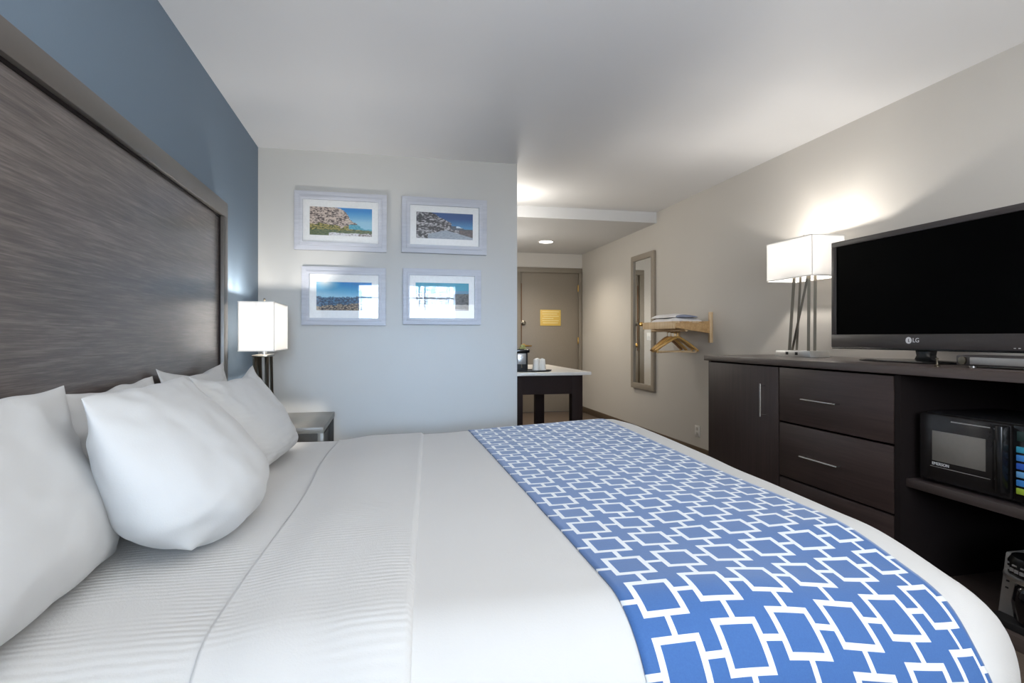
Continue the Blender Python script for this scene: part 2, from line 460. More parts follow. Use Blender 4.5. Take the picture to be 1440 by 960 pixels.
# ------------------------------------------------------------------ bed
S0, T0, T1, ZT = 2.205, 1.12, 3.20, .587
RF, RN, RFAR = .16, .20, .12
def bedmap(s, t, off=0.0, wr=0.0):
    es = max(0.0, s - S0); et = (t - T0) if t < T0 else ((t - T1) if t > T1 else 0.0)
    rt = RN if et < 0 else RFAR
    e = math.hypot(es, et)
    x, y = min(s, S0), min(max(t, T0), T1)
    zz = ZT + off
    if e > 1e-9:
        r = (es * RF + abs(et) * rt) / (es + abs(et)); R = r + off
        nx, ny = es / e, et / e
        arc = r * PI / 2
        if e < arc: h = R * math.sin(e / r); v = R * (1 - math.cos(e / r))
        else:
            h = R + .03 * (e - arc); v = R + (e - arc)
            fold = .014 * min(1, (e - arc) / .25)
            h += fold * math.sin((s * abs(ny) + t * abs(nx)) * 21 + 2 * math.sin(s * 3 + t * 4))
        x += h * nx; y += h * ny; zz -= v
    far = smooth((y - 2.0) / 1.2); near = smooth((2.3 - y) / 1.2)
    zz += far * .032 * (min(max(x, 1.0), 2.3) - 1.62) / .7
    zz -= .068 * smooth((1.40 - y) / .45) * smooth((x - 1.5) / .6)
    x -= .07 * near * smooth((x - 1.97) / .35) + .045 * smooth((1.06 - y) / .12) * smooth((x - 2.02) / .25) + .05 * smooth((y - 3.0) / .3) * smooth((x - 2.1) / .2)
    if wr:
        n = mnoise.noise(Vector((s * 2.6, t * 2.2, 1.7))) * .5 + mnoise.noise(Vector((s * 6, t * 4, 5.1))) * .22
        zz += wr * n
    return Vector((x, y, max(zz, .02)))

bed = thing('bed', (1.2, 2.15, 0), 'large white made bed with rippled sheet in front of headboard', 'bed')
obj('base', MB().box(.08, 1.02, .02, 2.18, 3.18, .30, .02), M_bedbase, bed)
def matf(u, v): return bedmap(.065 + u * (S0 + .16 * 1.57 + .12 - .065), T0 - .60 + v * (T1 - T0 + 1.1), 0, .012)
mt = MB().grid(80, 110, matf); bmesh.ops.recalc_face_normals(mt.bm, faces=mt.bm.faces[:])
obj('mattress', mt, M_sheet, bed, angle=80, label='rippled white fitted sheet over the mattress')

def shell(nu, nv, f, th):
    """cloth sheet with thickness: f(u,v,off)"""
    m = MB(); 
    uvf = lambda u, v: f(u, v, None)
    m.grid(nu, nv, lambda u, v: f(u, v, th), uvf)
    k = len(m.bm.verts)
    bd = [e for e in m.bm.edges if e.is_boundary]
    return m
def duvf(u, v, off):
    s = .90 + u * (S0 + .16 * 1.57 + .26 - .90); t = T0 - .62 + v * (T1 - T0 + 1.15)
    if off is None: return (s, t)
    return bedmap(s, t, off, .010)
dm = shell(110, 160, duvf, .012)
obj_d = obj('duvet', dm, M_duvet, angle=80)
setp(obj_d, 'plain smooth white duvet spread over foot half of bed', 'duvet')
def solid(o, th, off=-1):
    m = o.modifiers.new('t', 'SOLIDIFY'); m.thickness = th; m.offset = off
solid(obj_d, .010)

def bandf(u, v, off):
    t = T0 - .62 + v * (T1 - T0 + 1.12)
    sl = .60 + .02 * (t - 1.0) + .012 * math.sin(t * 4.0); sr = .955 + (t - 1.17) * .070
    s = sl + u * (sr - sl)
    if off is None: return (s, t)
    rise = smooth(u / .45) ; edge = smooth((1 - u) / .035)
    o = .001 + .018 * rise * (.45 + .55 * edge) + .004 * edge
    p = bedmap(s, t, o, .010)
    # soft lengthwise folds in the folded band
    a = .004 * math.sin(u * 9 + .8 * math.sin(t * 2)) * rise * edge * smooth((1.9 - t) / .8)
    p.z += a
    return p
bdm = shell(56, 150, bandf, .02)
ob = obj('folded_top_sheet', bdm, M_band, angle=80)
setp(ob, 'wide band of rippled white top sheet folded back across the duvet', 'sheet'); solid(ob, .005)

def runf(u, v, off):
    s = 1.345 + u * .803; t = T0 - .55 + v * (T1 - T0 + .90)
    if off is None: return (s, t)
    return bedmap(s, t, off, .010)
rm = shell(60, 170, runf, .017)
rn = obj('bed_runner', rm, M_runner, angle=80)
setp(rn, 'blue bed runner with white lattice of linked squares across bed foot', 'bed runner'); solid(rn, .005)

# pillows
def pillow(name, cx, cy, W, H, T, lean, yaw, label, mat, seed, sag=.0, roll=0., zb=None, corner=.055, rb=.7, rt=0):
    """local: u along width (y), v up the height; normal to +x; base rests on bed"""
    m = MB(); N = 40
    rnd = random.Random(seed); sx, sy = rnd.random() * 50, rnd.random() * 50
    ca, sa = math.cos(lean), math.sin(lean)
    def pt(u, v, side):
        uu = math.copysign(abs(u), u); 
        # pincushion outline: sides pulled in between pointed corners
        kd = rb * smooth(-v * 1.1 + .1) + rt * smooth(v * 1.1 - .1); u0, v0 = u, v
        ud = u0 * math.sqrt(max(0, 1 - kd * v0 * v0 / 2)); vd = v0 * math.sqrt(max(0, 1 - kd * u0 * u0 / 2))
        pu = ud * W / 2 * (1 - corner * 1.6 * (1 - v * v) ** 1.0 * abs(u) ** 3)
        pv = vd * H / 2 * (1 - corner * 1.9 * (1 - u * u) ** 1.0 * abs(v) ** 3)
        pu += .012 * mnoise.noise(Vector((v * 2 + sx, u * 2, 3)));  pv += .014 * mnoise.noise(Vector((u * 2.4 + sy, v * 2, 9)))
        f = max(0.0, (1 - abs(u) ** 2.3)) ** .62 * max(0.0, (1 - abs(v) ** 2.3)) ** .62
        low = 1 + .50 * (-v) * (1 - .3 * v * v)        # filling settles downward
        th = T / 2 * f * low
        wv = .007 * mnoise.noise(Vector((u * 3.1 + sx, v * 3.1 + sy, side * 2))) + .0035 * mnoise.noise(Vector((u * 8 + sy, v * 6 + sx, side * 5)))
        # corner creases
        ang = math.atan2(abs(v), abs(u)); rad = math.hypot(u, v)
        wv += .008 * math.sin(ang * 22 + sx) * smooth((rad - .7) / .5) * f ** .5
        th += wv * min(1, f * 2.5)
        return pu, pv, side * th
    def place(pu, pv, d):
        pv += H / 2
        # slump: lower part curves forward
        q = max(0, 1 - pv / H)
        X = d * ca - pv * sa + .0
        Z = d * sa + pv * ca
        X += sag * q * q
        Y = pu
        c, s_ = math.cos(yaw), math.sin(yaw)
        x2 = X * c - Y * s_; y2 = X * s_ + Y * c
        y3 = y2 * math.cos(roll) - (Z) * math.sin(roll); z3 = y2 * math.sin(roll) + Z * math.cos(roll)
        return Vector((x2, y3, z3))
    bm = m.bm; grids = []
    for side in (1, -1):
        grids.append([[None] * (N + 1) for _ in range(N + 1)])
        for i in range(N + 1):
            for j in range(N + 1):
                u, v = -1 + 2 * i / N, -1 + 2 * j / N
                u = math.sin(u * PI / 2) * .45 + u * .55; v = math.sin(v * PI / 2) * .45 + v * .55
                if side == -1 and (i in (0, N) or j in (0, N)): grids[1][i][j] = grids[0][i][j]; continue
                grids[-1][i][j] = bm.verts.new(place(*pt(u, v, side)))
        g = grids[-1]
        for i in range(N):
            for j in range(N):
                q = (g[i][j], g[i + 1][j], g[i + 1][j + 1], g[i][j + 1])
                bm.faces.new(q if side == 1 else q[::-1])
    bmesh.ops.recalc_face_normals(bm, faces=bm.faces[:])
    zmin = min(v.co.z for v in bm.verts)
    zz = (ZT if zb is None else zb) - zmin - .012
    o = obj(name, m, mat, angle=180); o.location = (cx, cy, zz)
    md = o.modifiers.new('s', 'SUBSURF'); md.levels = 1; md.render_levels = 1
    return setp(o, label, 'pillow', 'white bed pillows')
R = math.radians
pillow('pillow', .205, 1.125, .99, .430, .25, R(11), 0, 'nearest white pillow, cut off at left edge beside headboard', M_pillow, 3, .04, rb=.05)
pillow('pillow', .17, 1.95, .74, .43, .16, R(12), R(2), 'white pillow mostly hidden behind the plump front pillow', M_pillow, 11, .02)
pillow('pillow', .16, 2.76, .80, .465, .15, R(11), R(-2), 'farthest back white pillow leaning on headboard, pointed corner near lamp', M_pillowr, 17, .02, corner=.12)
pillow('pillow', .415, 1.72, .80, .46, .285, R(20), R(3), 'plump smooth white pillow standing in front at middle of bed', M_pillow, 23, .075, rb=.9, rt=.30)
pillow('pillow', .42, 2.60, .80, .47, .20, R(23), R(-3), 'rippled white pillow with tall corner, nearest the nightstand', M_pillowr, 31, .04, corner=.13)

# ------------------------------------------------------------------ nightstand
ns = thing('nightstand', (.28, 3.78, 0), 'dark grey nightstand between bed and picture wall', 'nightstand')
NX, NY0, NY1, NZ = .545, 3.42, 4.12, .60
obj('top', MB().box(.02, NY0, NZ - .035, NX, NY1, NZ, .003), M_nstop, ns)
obj('side_panel', MB().box(.02, NY0 + .005, 0, NX - .004, NY0 + .03, NZ - .035), M_nsdark, ns)
obj('side_panel', MB().box(.02, NY1 - .03, 0, NX - .004, NY1 - .005, NZ - .035), M_nsdark, ns)
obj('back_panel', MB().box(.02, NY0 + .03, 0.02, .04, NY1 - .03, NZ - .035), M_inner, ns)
obj('front_edge', MB().box(NX - .032, NY0 - .001, 0, NX, NY0 + .032, NZ - .034, .002), M_nstop, ns)
nd = obj('drawer', MB().box(.06, NY0 + .035, .28, NX - .035, NY1 - .035, .50, .003), M_nsdark, ns)
obj('knob', MB().lathe([(.006, 0), (.006, .014), (.014, .018), (.014, .026)], (NX - .036, 3.77, .39), 16, axis='x'), M_chrome, nd)
obj('shelf', MB().box(.04, NY0 + .03, .10, NX - .02, NY1 - .03, .125), M_nsdark, ns)

# ------------------------------------------------------------------ lamps
def lamp(x0, x1, y0, y1, z0, z1, zb, label, watts, bx0, bx1, by0, by1, warm=(1, .95, .89), dz=.06):
    cx, cy = (x0 + x1) / 2, (y0 + y1) / 2
    t = thing('table_lamp', (cx, cy, zb), label, 'lamp', 'white box shade lamps')
    sh = MB()
    th = .003
    for (a0, b0, a1, b1) in ((x0, y0, x1, y0 + th), (x0, y1 - th, x1, y1), (x0, y0 + th, x0 + th, y1 - th), (x1 - th, y0 + th, x1, y1 - th)):
        sh.box(a0, b0, z0, a1, b1, z1)
    s = obj('lamp_shade', sh, M_shade, t, flat=True)
    for z in (z0 - .001, z1 - .005):
        rim = MB()
        for (a0, b0, a1, b1) in ((x0 - .001, y0 - .001, x1 + .001, y0 + .004), (x0 - .001, y1 - .004, x1 + .001, y1 + .001), (x0 - .001, y0 + .003, x0 + .004, y1 - .003), (x1 - .004, y0 + .003, x1 + .001, y1 - .003)):
            rim.box(a0, b0, z, a1, b1, z + .006)
        obj('shade_rim', rim, M_white, s)
    sp = MB().tube([(cx, y0 + .004, z1 - .03), (cx, y1 - .004, z1 - .03)], .003).tube([(x0 + .004, cy, z1 - .03), (x1 - .004, cy, z1 - .03)], .003)
    sp.tube([(cx, cy, z1 - .03), (cx, cy, z1 + .018)], .003); sp.lathe([(.003, 0), (.007, .006), (.006, .014), (.002, .018)], (cx, cy, z1 + .016), 14)
    obj('finial', sp, M_polish, t)
    bw = (z1 - z0)
    b = MB().prism([(by0, zb), (by1, zb), (by1 - .012, zb + .04), (by0 + .012, zb + .04)], 0, bx0, bx1, .003)
    obj('base', b, M_steel, t)
    for k in (0, 1):
        yy = by0 + (by1 - by0) * (.38 + .26 * k)
        obj('power_socket', MB().box(bx0 - .002, yy - .012, zb + .012, bx0 + .004, yy + .012, zb + .03, .001), M_blackm, t)
    zt = z0 + dz
    fx, rx = bx0 + (bx1 - bx0) * .28, bx0 + (bx1 - bx0) * .72
    ya, yb = by0 + (by1 - by0) * .20, by0 + (by1 - by0) * .72
    def bar(p, q, w=.008):
        p, q = Vector(p), Vector(q)
        obj('leg_bar', MB().tube([p, q], w * 1.2, 4), M_polish, t, flat=True)
    bar((fx, ya, zb + .035), (fx, ya - .005, zt), .010)
    bar((fx, yb, zb + .035), (fx, yb - .05, zt), .010)
    bar((fx + .012, yb - .01, zb + .035), (fx + .012, ya + .005, zt), .008)
    bar((rx, yb + .01, zb + .035), (rx, yb - .03, zt), .008)
    bar((rx, ya + .02, zb + .035), (rx, ya + .015, zt), .010)
    obj('bar_cap', MB().box(fx - .012, ya - .03, zt - .008, rx + .012, yb + .02, zt + .004, .002), M_polish, t)
    obj('lamp_stem', MB().tube([(cx, cy, zt), (cx, cy, z0 + .05)], .014, 14), M_steel, t)
    obj('bulb', MB().lathe([(.010, 0), (.012, .02), (.028, .05), (.030, .07), (.022, .092), (.006, .102)], (cx, cy, z0 + .045), 18), M_bulb, t)
    L = bpy.data.lights.new('bulb_light', 'POINT'); L.energy = watts; L.color = warm; L.shadow_soft_size = .018
    lo = bpy.data.objects.new('bulb_light', L); C.objects.link(lo); lo.location = (cx, cy, min(z0 + .20, z1 - .07))
    return t
lamp(3.40, 3.63, 3.01, 3.436, 1.484, 1.733, .986, 'lit white box shade lamp with crossed chrome bars on dresser', 20, 3.42, 3.56, 3.045, 3.38)
lamp(.075, .268, 3.50, 3.95, 1.03, 1.313, .60, 'lit white box shade lamp on the nightstand beside headboard', 21, .10, .24, 3.56, 3.89, dz=-.028)

# ------------------------------------------------------------------ framed pictures
def vn(x, y, s=0, o=4):
    return mnoise.fractal(Vector((x, y, s)), .8, 2.1, o)
def mixc(a, b, t): t = max(0, min(1, t)); return tuple(p + (q - p) * t for p, q in zip(a, b))
def printA(u, v):
    n = vn(u * 9, v * 9, 1); n2 = vn(u * 26, v * 30, 2)
    ridge = .99 - .30 * smooth((u - .48) / .2) - .42 * smooth((u - .5) / .42) + .05 * n
    if v > ridge and u > .40:
        return mixc((150, 200, 222), (52, 138, 205), (v - .5) / .4)
    if u > .62 and v < .40 + .02 * n and v > .24 - .1 * (u - .7):
        return mixc((60, 150, 175), (110, 180, 200), n2 + .4)
    if v < .10 + .03 * n and u > .3: return mixc((225, 225, 228), (120, 105, 100), n2 * 1.5 + (.5 if u > .78 else -.2))
    if v < .20 + .05 * n: return mixc((110, 118, 76), (70, 90, 62), n2 + .4)
    if v < .42 + .08 * n - .15 * u: return mixc((176, 160, 92), (70, 80, 36), n2 * 2.4 + .45)
    return mixc((214, 196, 182), (84, 70, 66), n2 * 2.6 + n * 1.2 + .25)
def printB(u, v):
    n = vn(u * 8, v * 8, 4); n2 = vn(u * 22, v * 30, 5)
    ridge = 1.04 - 1.0 * max(0, u - .20) + .05 * n
    if u > .55: ridge = max(ridge, .40)
    if v > ridge or (u > .62 and v > .50):
        return mixc((60, 140, 190), (18, 72, 130), (v - .45) / .35)
    if u > .7 and v > .44: return (200, 220, 232)
    if u > .62 and v > .36: return mixc((40, 70, 96), (90, 90, 90), n2 + .5)
    if v < .34 - .55 * abs(u - .52) and u > .2: return mixc((168, 176, 186), (140, 150, 162), n2 + .5)
    if u > .75: return mixc((110, 92, 92), (70, 66, 66), n2 + .5)
    s = math.sin((v * 22 + u * 10 + n * 3.5))
    return mixc((36, 34, 36), (196, 192, 194), s * .55 + n2 * 1.6 + .30 - .25 * (v > .6))
def printC(u, v):
    n = vn(u * 7, v * 7, 7); n2 = vn(u * 24, v * 24, 8)
    mt_ = .48 + .05 * n
    if v > mt_ + .04 * n2:
        d = math.hypot(u - .16, v - 1.0); c = mixc((150, 200, 222), (0, 120, 186), (v - .5) / .5 + (u - .4) * .5)
        return mixc((236, 230, 222), c, d / .30)
    if v > .22 + .06 * n + .12 * (u - .5): return mixc((22, 50, 78), (74, 118, 150), n2 * 2.2 + .35)
    return mixc((166, 146, 122), (36, 34, 40), n2 * 2.6 + .45)
def printD(u, v):
    n = vn(u * 7, v * 7, 12); n2 = vn(u * 22, v * 22, 13)
    if v > .72 + .02 * n: return (46, 150, 175)
    if v > .62 + .02 * n: return (92, 142, 170)
    if v < .14 - .1 * u: return (170, 170, 172)
    return mixc((100, 100, 100), (58, 60, 62), n2 * 1.5 + .4)

def picture(cx, cz, w, h, fw, mat_l, mat_t, tilt, fn, label):
    t = thing('framed_picture', (cx, PY, cz), label, 'picture', 'landscape pictures on the partition wall')
    a, b = w / 2, h / 2
    f = MB().frame(1, -a, -b, a, b, fw, -.030, -.002, .0025)
    f.frame(1, -a + fw * .55, -b + fw * .55, a - fw * .55, b - fw * .55, fw * .45, -.036, -.028, .002)
    obj('frame', f, M_picframe, t, local=True)
    obj('mat_board', MB().box(-a + fw - .004, -.0215, -b + fw - .004, a - fw + .004, -.004, b - fw + .004), M_paper, t, local=True)
    pw_, ph = a - fw - mat_l, b - fw - mat_t
    NU, NV = 150, 84
    pm = MB().grid(NU, NV, lambda u, v: Vector((-pw_ + 2 * pw_ * u, -.0225, -ph + 2 * ph * v)))
    bm = pm.bm; cl = bm.loops.layers.float_color.new('Col')
    for fc in bm.faces:
        for lp in fc.loops:
            p = lp.vert.co; c = fn((p.x + pw_) / (2 * pw_), (p.z + ph) / (2 * ph))
            lp[cl] = (lin(c[0]), lin(c[1]), lin(c[2]), 1)
    obj('print', pm, M_print, t, local=True, flat=True)
    obj('glass', MB().box(-a + fw - .002, -.0265, -b + fw - .002, a - fw + .002, -.0248, b - fw + .002), M_glass, t, local=True, flat=True)
    t.rotation_euler = (0, tilt, 0)
    return t
picture(.570, 1.950, .648, .424, .060, .046, .050, R(.25), printA, 'framed picture of pale rocky shore and lake, upper left of four')
picture(1.323, 1.950, .642, .420, .062, .046, .050, R(.35), printB, 'framed picture of snowy slope and road under dark blue sky, upper right')
picture(.592, 1.408, .592, .424, .054, .048, .055, R(.1), printC, 'framed picture of sun haze over blue mountains, lower left of four')
picture(1.305, 1.414, .588, .420, .050, .044, .055, R(.1), printD, 'framed picture almost hidden by window reflection, lower right of four')

# ------------------------------------------------------------------ dresser / media unit
DXF, DYN, DYF, DT = 3.09, .95, 3.640, .986
ZB0 = .05
dr = thing('media_dresser', (3.42, 2.3, 0), 'long dark brown dresser with drawers and open shelf bay under television', 'dresser')
obj('top', MB().box(DXF - .03, DYN, DT - .037, RW - .005, DYF + .012, DT, .003), M_darktop, dr)
obj('side_panel', MB().box(DXF, DYF - .03, 0, RW - .02, DYF, DT - .037), M_darkv, dr)
obj('side_panel', MB().box(DXF, DYN + .01, 0, RW - .02, DYN + .04, DT - .037), M_darkv, dr)
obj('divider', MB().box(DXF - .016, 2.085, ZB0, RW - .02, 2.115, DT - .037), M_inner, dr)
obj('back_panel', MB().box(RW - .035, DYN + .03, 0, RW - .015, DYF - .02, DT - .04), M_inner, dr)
obj('base_board', MB().box(DXF - .015, DYN + .03, 0, RW - .03, DYF - .03, ZB0, .002), M_darktop, dr)
def hbar(p0, p1, out):
    p0, p1 = Vector(p0), Vector(p1); d = Vector((-out, 0, 0)); ax = (p1 - p0).normalized()
    m = MB().tube([p0 + d - ax * .012, p1 + d + ax * .012], .0055, 10)
    m.tube([p0, p0 + d], .0045, 8); m.tube([p1, p1 + d], .0045, 8); return m
cd = obj('door', MB().box(DXF - .018, 2.885, .10, DXF, 3.607, DT - .047, .002), M_darkv, dr)
obj('handle', hbar((DXF - .018, 3.0, .655), (DXF - .018, 3.0, .825), .032), M_chrome, cd)
d_a = obj('drawer', MB().box(DXF - .018, 2.12, .640, DXF, 2.872, DT - .047, .002), M_dark, dr)
obj('handle', hbar((DXF - .018, 2.43, .780), (DXF - .018, 2.65, .780), .032), M_chrome, d_a)
d_b = obj('drawer', MB().box(DXF - .018, 2.12, .333, DXF, 2.872, .630, .002), M_dark, dr)
obj('handle', hbar((DXF - .018, 2.42, .476), (DXF - .018, 2.66, .476), .032), M_chrome, d_b)
d_c = obj('drawer', MB().box(DXF - .018, 2.12, .10, DXF, 2.872, .323, .002), M_dark, dr)
obj('handle', hbar((DXF - .018, 2.42, .22), (DXF - .018, 2.66, .22), .032), M_chrome, d_c)
obj('shelf', MB().box(DXF + .012, DYN + .04, .462, RW - .03, 2.085, .498, .002), M_shelfedge, dr)

# microwave
mw = thing('microwave', (3.3, 1.72, .498), 'black microwave oven with window on open dresser shelf', 'microwave')
MX, MY0, MY1, MZ0, MZ1 = 3.125, 1.44, 2.045, .508, .795
obj('body', MB().box(MX + .03, MY0, MZ0, MX + .42, MY1, MZ1, .012), M_blackm, mw)
dv = MB().box(MX, 1.672, MZ0 + .004, MX + .03, MY1, MZ1 - .004, .010)
mdoor = obj('door', dv, simple('dark_grey_gloss', rgb(34, 31, 31), .25), mw)
obj('window', MB().box(MX - .0015, 1.762, .598, MX + .004, 1.982, .722, .001), simple('mesh_window_glass', rgb(124, 119, 113), .28), mdoor)
hp = MB().prism([(MX + .002, 1.674), (MX - .010, 1.677), (MX - .028, 1.682), (MX - .034, 1.692), (MX - .030, 1.704), (MX + .002, 1.740)], 2, MZ0 + .03, MZ1 - .012, .003)
obj('handle', hp, M_black, mdoor)
obj('trim_line', MB().box(MX - .0015, 1.745, .572, MX + .003, 1.99, .5745), M_silver, mdoor)
obj('trim_line', MB().box(MX - .0015, 1.745, .766, MX + .003, 1.90, .770), M_silver, mdoor)
obj('logo', text_mb('EMERSON', .017, lambda a, b, c: (MX - .002 - c, 1.944 - a, .586 + b)), M_lettering, mdoor)
obj('control_panel', MB().box(MX + .004, MY0 + .002, MZ0 + .004, MX + .03, 1.668, MZ1 - .004, .006), M_black, mw)
obj('display', MB().box(MX + .001, MY0 + .02, .735, MX + .006, 1.652, .770, .001), simple('dim_display', rgb(40, 60, 56), .2), mw)
cols = [rgb(60, 160, 190), rgb(70, 140, 215), rgb(50, 95, 190), rgb(110, 170, 220), rgb(60, 135, 210), rgb(165, 190, 60)]
bms = [simple('panel_key_%s' % n, c, .4) for n, c in zip(('blue', 'teal', 'navy', 'pale', 'sky', 'lime'), cols)]
for r_ in range(6):
    for c_ in range(3):
        y = 1.655 - c_ * .060; z = .715 - r_ * .030
        obj('button', MB().box(MX + .001, y - .044, z - .022, MX + .006, y, z, .002), bms[r_], mw)
for yf in (MY0 + .04, MY1 - .07): obj('foot', MB().box(MX + .06, yf, .498, MX + .09, yf + .03, MZ0 + .002), M_blackm, mw)

# coffee maker on the bottom board
cm = thing('coffee_maker', (3.25, 1.55, ZB0), 'silver and black coffee maker with rounded black lid on bottom shelf', 'coffee maker')
KY = 1.590
obj('body', MB().prism([(KY + .155, ZB0 + .01), (KY + .125, ZB0 + .262), (KY - .125, ZB0 + .262), (KY - .155, ZB0 + .01)], 0, 3.155, 3.36, .008), M_silver, cm)
obj('base', MB().box(3.10, KY - .15, ZB0, 3.37, KY + .15, ZB0 + .03, .006), M_blackm, cm)
lid = MB().lathe([(.02, .268), (.100, .265), (.112, .245), (.112, .200), (.02, .198)], (3.165, KY, ZB0), 40, .62, 1.0)
cl_ = obj('lid', lid, M_black, cm)
def lidx(y): return 3.165 - .62 * math.sqrt(max(0, .113 ** 2 - (y - KY) ** 2))
for row, (z0_, h_, n_) in enumerate(((.236, .005, 5), (.214, .012, 8))):
    mk = MB()
    for k in range(n_):
        ym = KY + .085 - k * (.165 / n_); w_ = .165 / n_ * (.5 if row == 0 else .72)
        mk.box(lidx(ym) - .0018, ym - w_ / 2, ZB0 + z0_, lidx(ym) + .004, ym + w_ / 2, ZB0 + z0_ + h_)
    o_ = obj('label_mark', mk, M_silver, cl_, flat=True)
    o_['kind'] = 'stuff'
obj('rim', MB().lathe([(.10, .201), (.124, .199), (.126, .191), (.122, .184), (.10, .183)], (3.165, KY, ZB0), 40, .66, 1.0), M_steel, cm)
obj('carafe', MB().lathe([(.055, .03), (.088, .045), (.096, .10), (.085, .158), (.066, .175), (.066, .183)], (3.165, KY, ZB0), 36, .8, 1.0), simple('dark_carafe_glass', rgb(12, 10, 14), .08), cm)
for k in range(5):
    yv = KY + .112 - .0035 * k
    obj('vent_slot', MB().box(3.153, yv, ZB0 + .125 + k * .026, 3.157, yv + .012, ZB0 + .132 + k * .026, .002), M_blackm, cm)

# ------------------------------------------------------------------ television
TX, TY0, TY1, TZ0, TZ1 = 3.40, 1.792, 2.857, 1.053, 1.652
tv = thing('television', (TX + .05, 2.30, DT), 'large flat black television on dresser with grey bezel', 'television')
bz = MB().box(TX, TY0, TZ0, TX + .03, TY1, TZ0 + .072, .003).box(TX, TY0, TZ1 - .030, TX + .03, TY1, TZ1, .003)
bz.box(TX, TY0, TZ0 + .07, TX + .03, TY0 + .033, TZ1 - .029, .003).box(TX, TY1 - .033, TZ0 + .07, TX + .03, TY1, TZ1 - .029, .003)
obj('bezel', bz, M_bezel, tv)
obj('screen', MB().box(TX + .006, TY0 + .03, TZ0 + .068, TX + .02, TY1 - .03, TZ1 - .027), M_screen, tv)
obj('rear_case', MB().box(TX + .028, TY0 + .01, TZ0 + .01, TX + .075, TY1 - .01, TZ1 - .01, .01), M_blackm, tv)
obj('bottom_lip', MB().box(TX - .004, TY0 + .01, TZ0 - .008, TX + .03, TY1 - .01, TZ0 + .002, .003), M_black, tv)
lg = text_mb('LG', .030, lambda a, b, c: (TX - .001 - c, 2.312 - a, 1.0945 + b))
lg.lathe([(.0165, -.0012), (.0165, .001)], (TX, 2.352, 1.0945), 24, axis='x')
lo_ = obj('logo', lg, M_lettering, tv, flat=True, label='white round emblem with letters')
fm = MB().box(TX - .0022, 2.3505, 1.087, TX - .0005, 2.353, 1.102).box(TX - .0022, 2.345, 1.087, TX - .0005, 2.353, 1.0892)
obj('emblem_mark', fm, M_bezel, lo_, flat=True)
obj('indicator_light', MB().box(TX - .0015, 1.84, 1.063, TX + .002, 1.848, 1.066).box(TX - .0015, 1.858, 1.063, TX + .002, 1.866, 1.066), M_white, tv)
obj('neck', MB().prism([(2.255, TZ0), (2.342, TZ0), (2.335, DT + .035), (2.348, DT + .012), (2.25, DT + .012), (2.262, DT + .035)], 0, TX + .025, TX + .065, .003), M_black, tv)
obj('stand_base', MB().lathe([(.02, .001), (.31, .001), (.315, .005), (.30, .010), (.06, .016), (.02, .016)], (TX + .035, 2.36, DT), 56, .36, 1.0), M_black, tv)

# slim silver box beside television foot
sb = thing('set_top_box', (3.20, 1.80, DT), 'slim silver fronted box with dark lid lying on dresser, right edge', 'set top box')
obj('case', MB().box(3.215, 1.66, DT + .008, 3.36, 1.955, DT + .050, .004), M_bezel, sb)
obj('front_panel', MB().box(3.211, 1.665, DT + .014, 3.217, 1.895, DT + .043, .002), M_silver, sb)
obj('end_cap', MB().lathe([(.004, 0), (.017, .001), (.017, .006), (.004, .007)], (3.208, 1.926, DT + .029), 18, axis='x'), M_polish, sb)
for (x, y) in ((3.235, 1.69), (3.235, 1.90), (3.34, 1.69), (3.34, 1.90)):
    obj('foot', MB().lathe([(.012, 0), (.012, .009)], (x, y, DT), 14), M_silver, sb)
pl = MB().lathe([(.012, 0), (.013, .004), (.004, .008), (.004, .03), (.006, .034), (.002, .038)], (3.17, 2.0, DT), 16)
pn = obj('antenna_peg', pl, M_polish); setp(pn, 'tiny metal peg standing on dresser in front of television foot', 'peg')

# ------------------------------------------------------------------ right wall: mirror, rack, outlet
mi = thing('wall_mirror', (RW, 6.07, .52), 'tall narrow mirror with taupe frame on right wall', 'mirror')
obj('frame', MB().frame(0, 5.775, .52, 6.365, 2.055, .062, RW - .032, RW, .004), M_mirframe, mi)
obj('mirror_glass', MB().box(RW - .014, 5.83, .575, RW - .010, 6.31, 2.0), M_mirror, mi, flat=True)

rk = thing('wall_coat_rack', (RW, 4.95, 1.06), 'pale wooden wall shelf rack with hanging rod beside mirror', 'coat rack')
RY0, RY1 = 4.67, 5.26
obj('wall_bracket', MB().box(RW - .03, RY0 - .015, 1.06, RW, RY0 + .015, 1.335, .004), M_pinelight, rk)
obj('wall_bracket', MB().box(RW - .03, RY1 - .015, 1.06, RW, RY1 + .015, 1.335, .004), M_pinelight, rk)
for y in (RY0 + .0, RY1):
    obj('bracket_arm', MB().prism([(RW - .03, 1.145), (RW - .03, 1.255), (3.375, 1.240), (3.375, 1.195)], 1, y - .012, y + .012, .003), M_pine, rk)
for k in range(4):
    x = 3.385 + k * .092
    obj('shelf_slat', MB().box(x - .028, RY0 - .02, 1.235, x + .034, RY1 + .02, 1.252, .003), M_pine if k % 2 else M_pinelight, rk)
obj('front_rail', MB().box(3.358, RY0 - .02, 1.185, 3.377, RY1 + .02, 1.245, .003), M_pinelight, rk)
obj('hanging_rod', MB().tube([(3.50, RY0 + .01, 1.175), (3.50, RY1 + .10, 1.175)], .014, 14), M_pinelight, rk)
obj('end_knob', MB().lathe([(.006, 0), (.008, .05), (.02, .055), (.022, .068), (.012, .078)], (3.375, RY1 + .02, 1.24), 16, axis='y'), M_brass, rk)

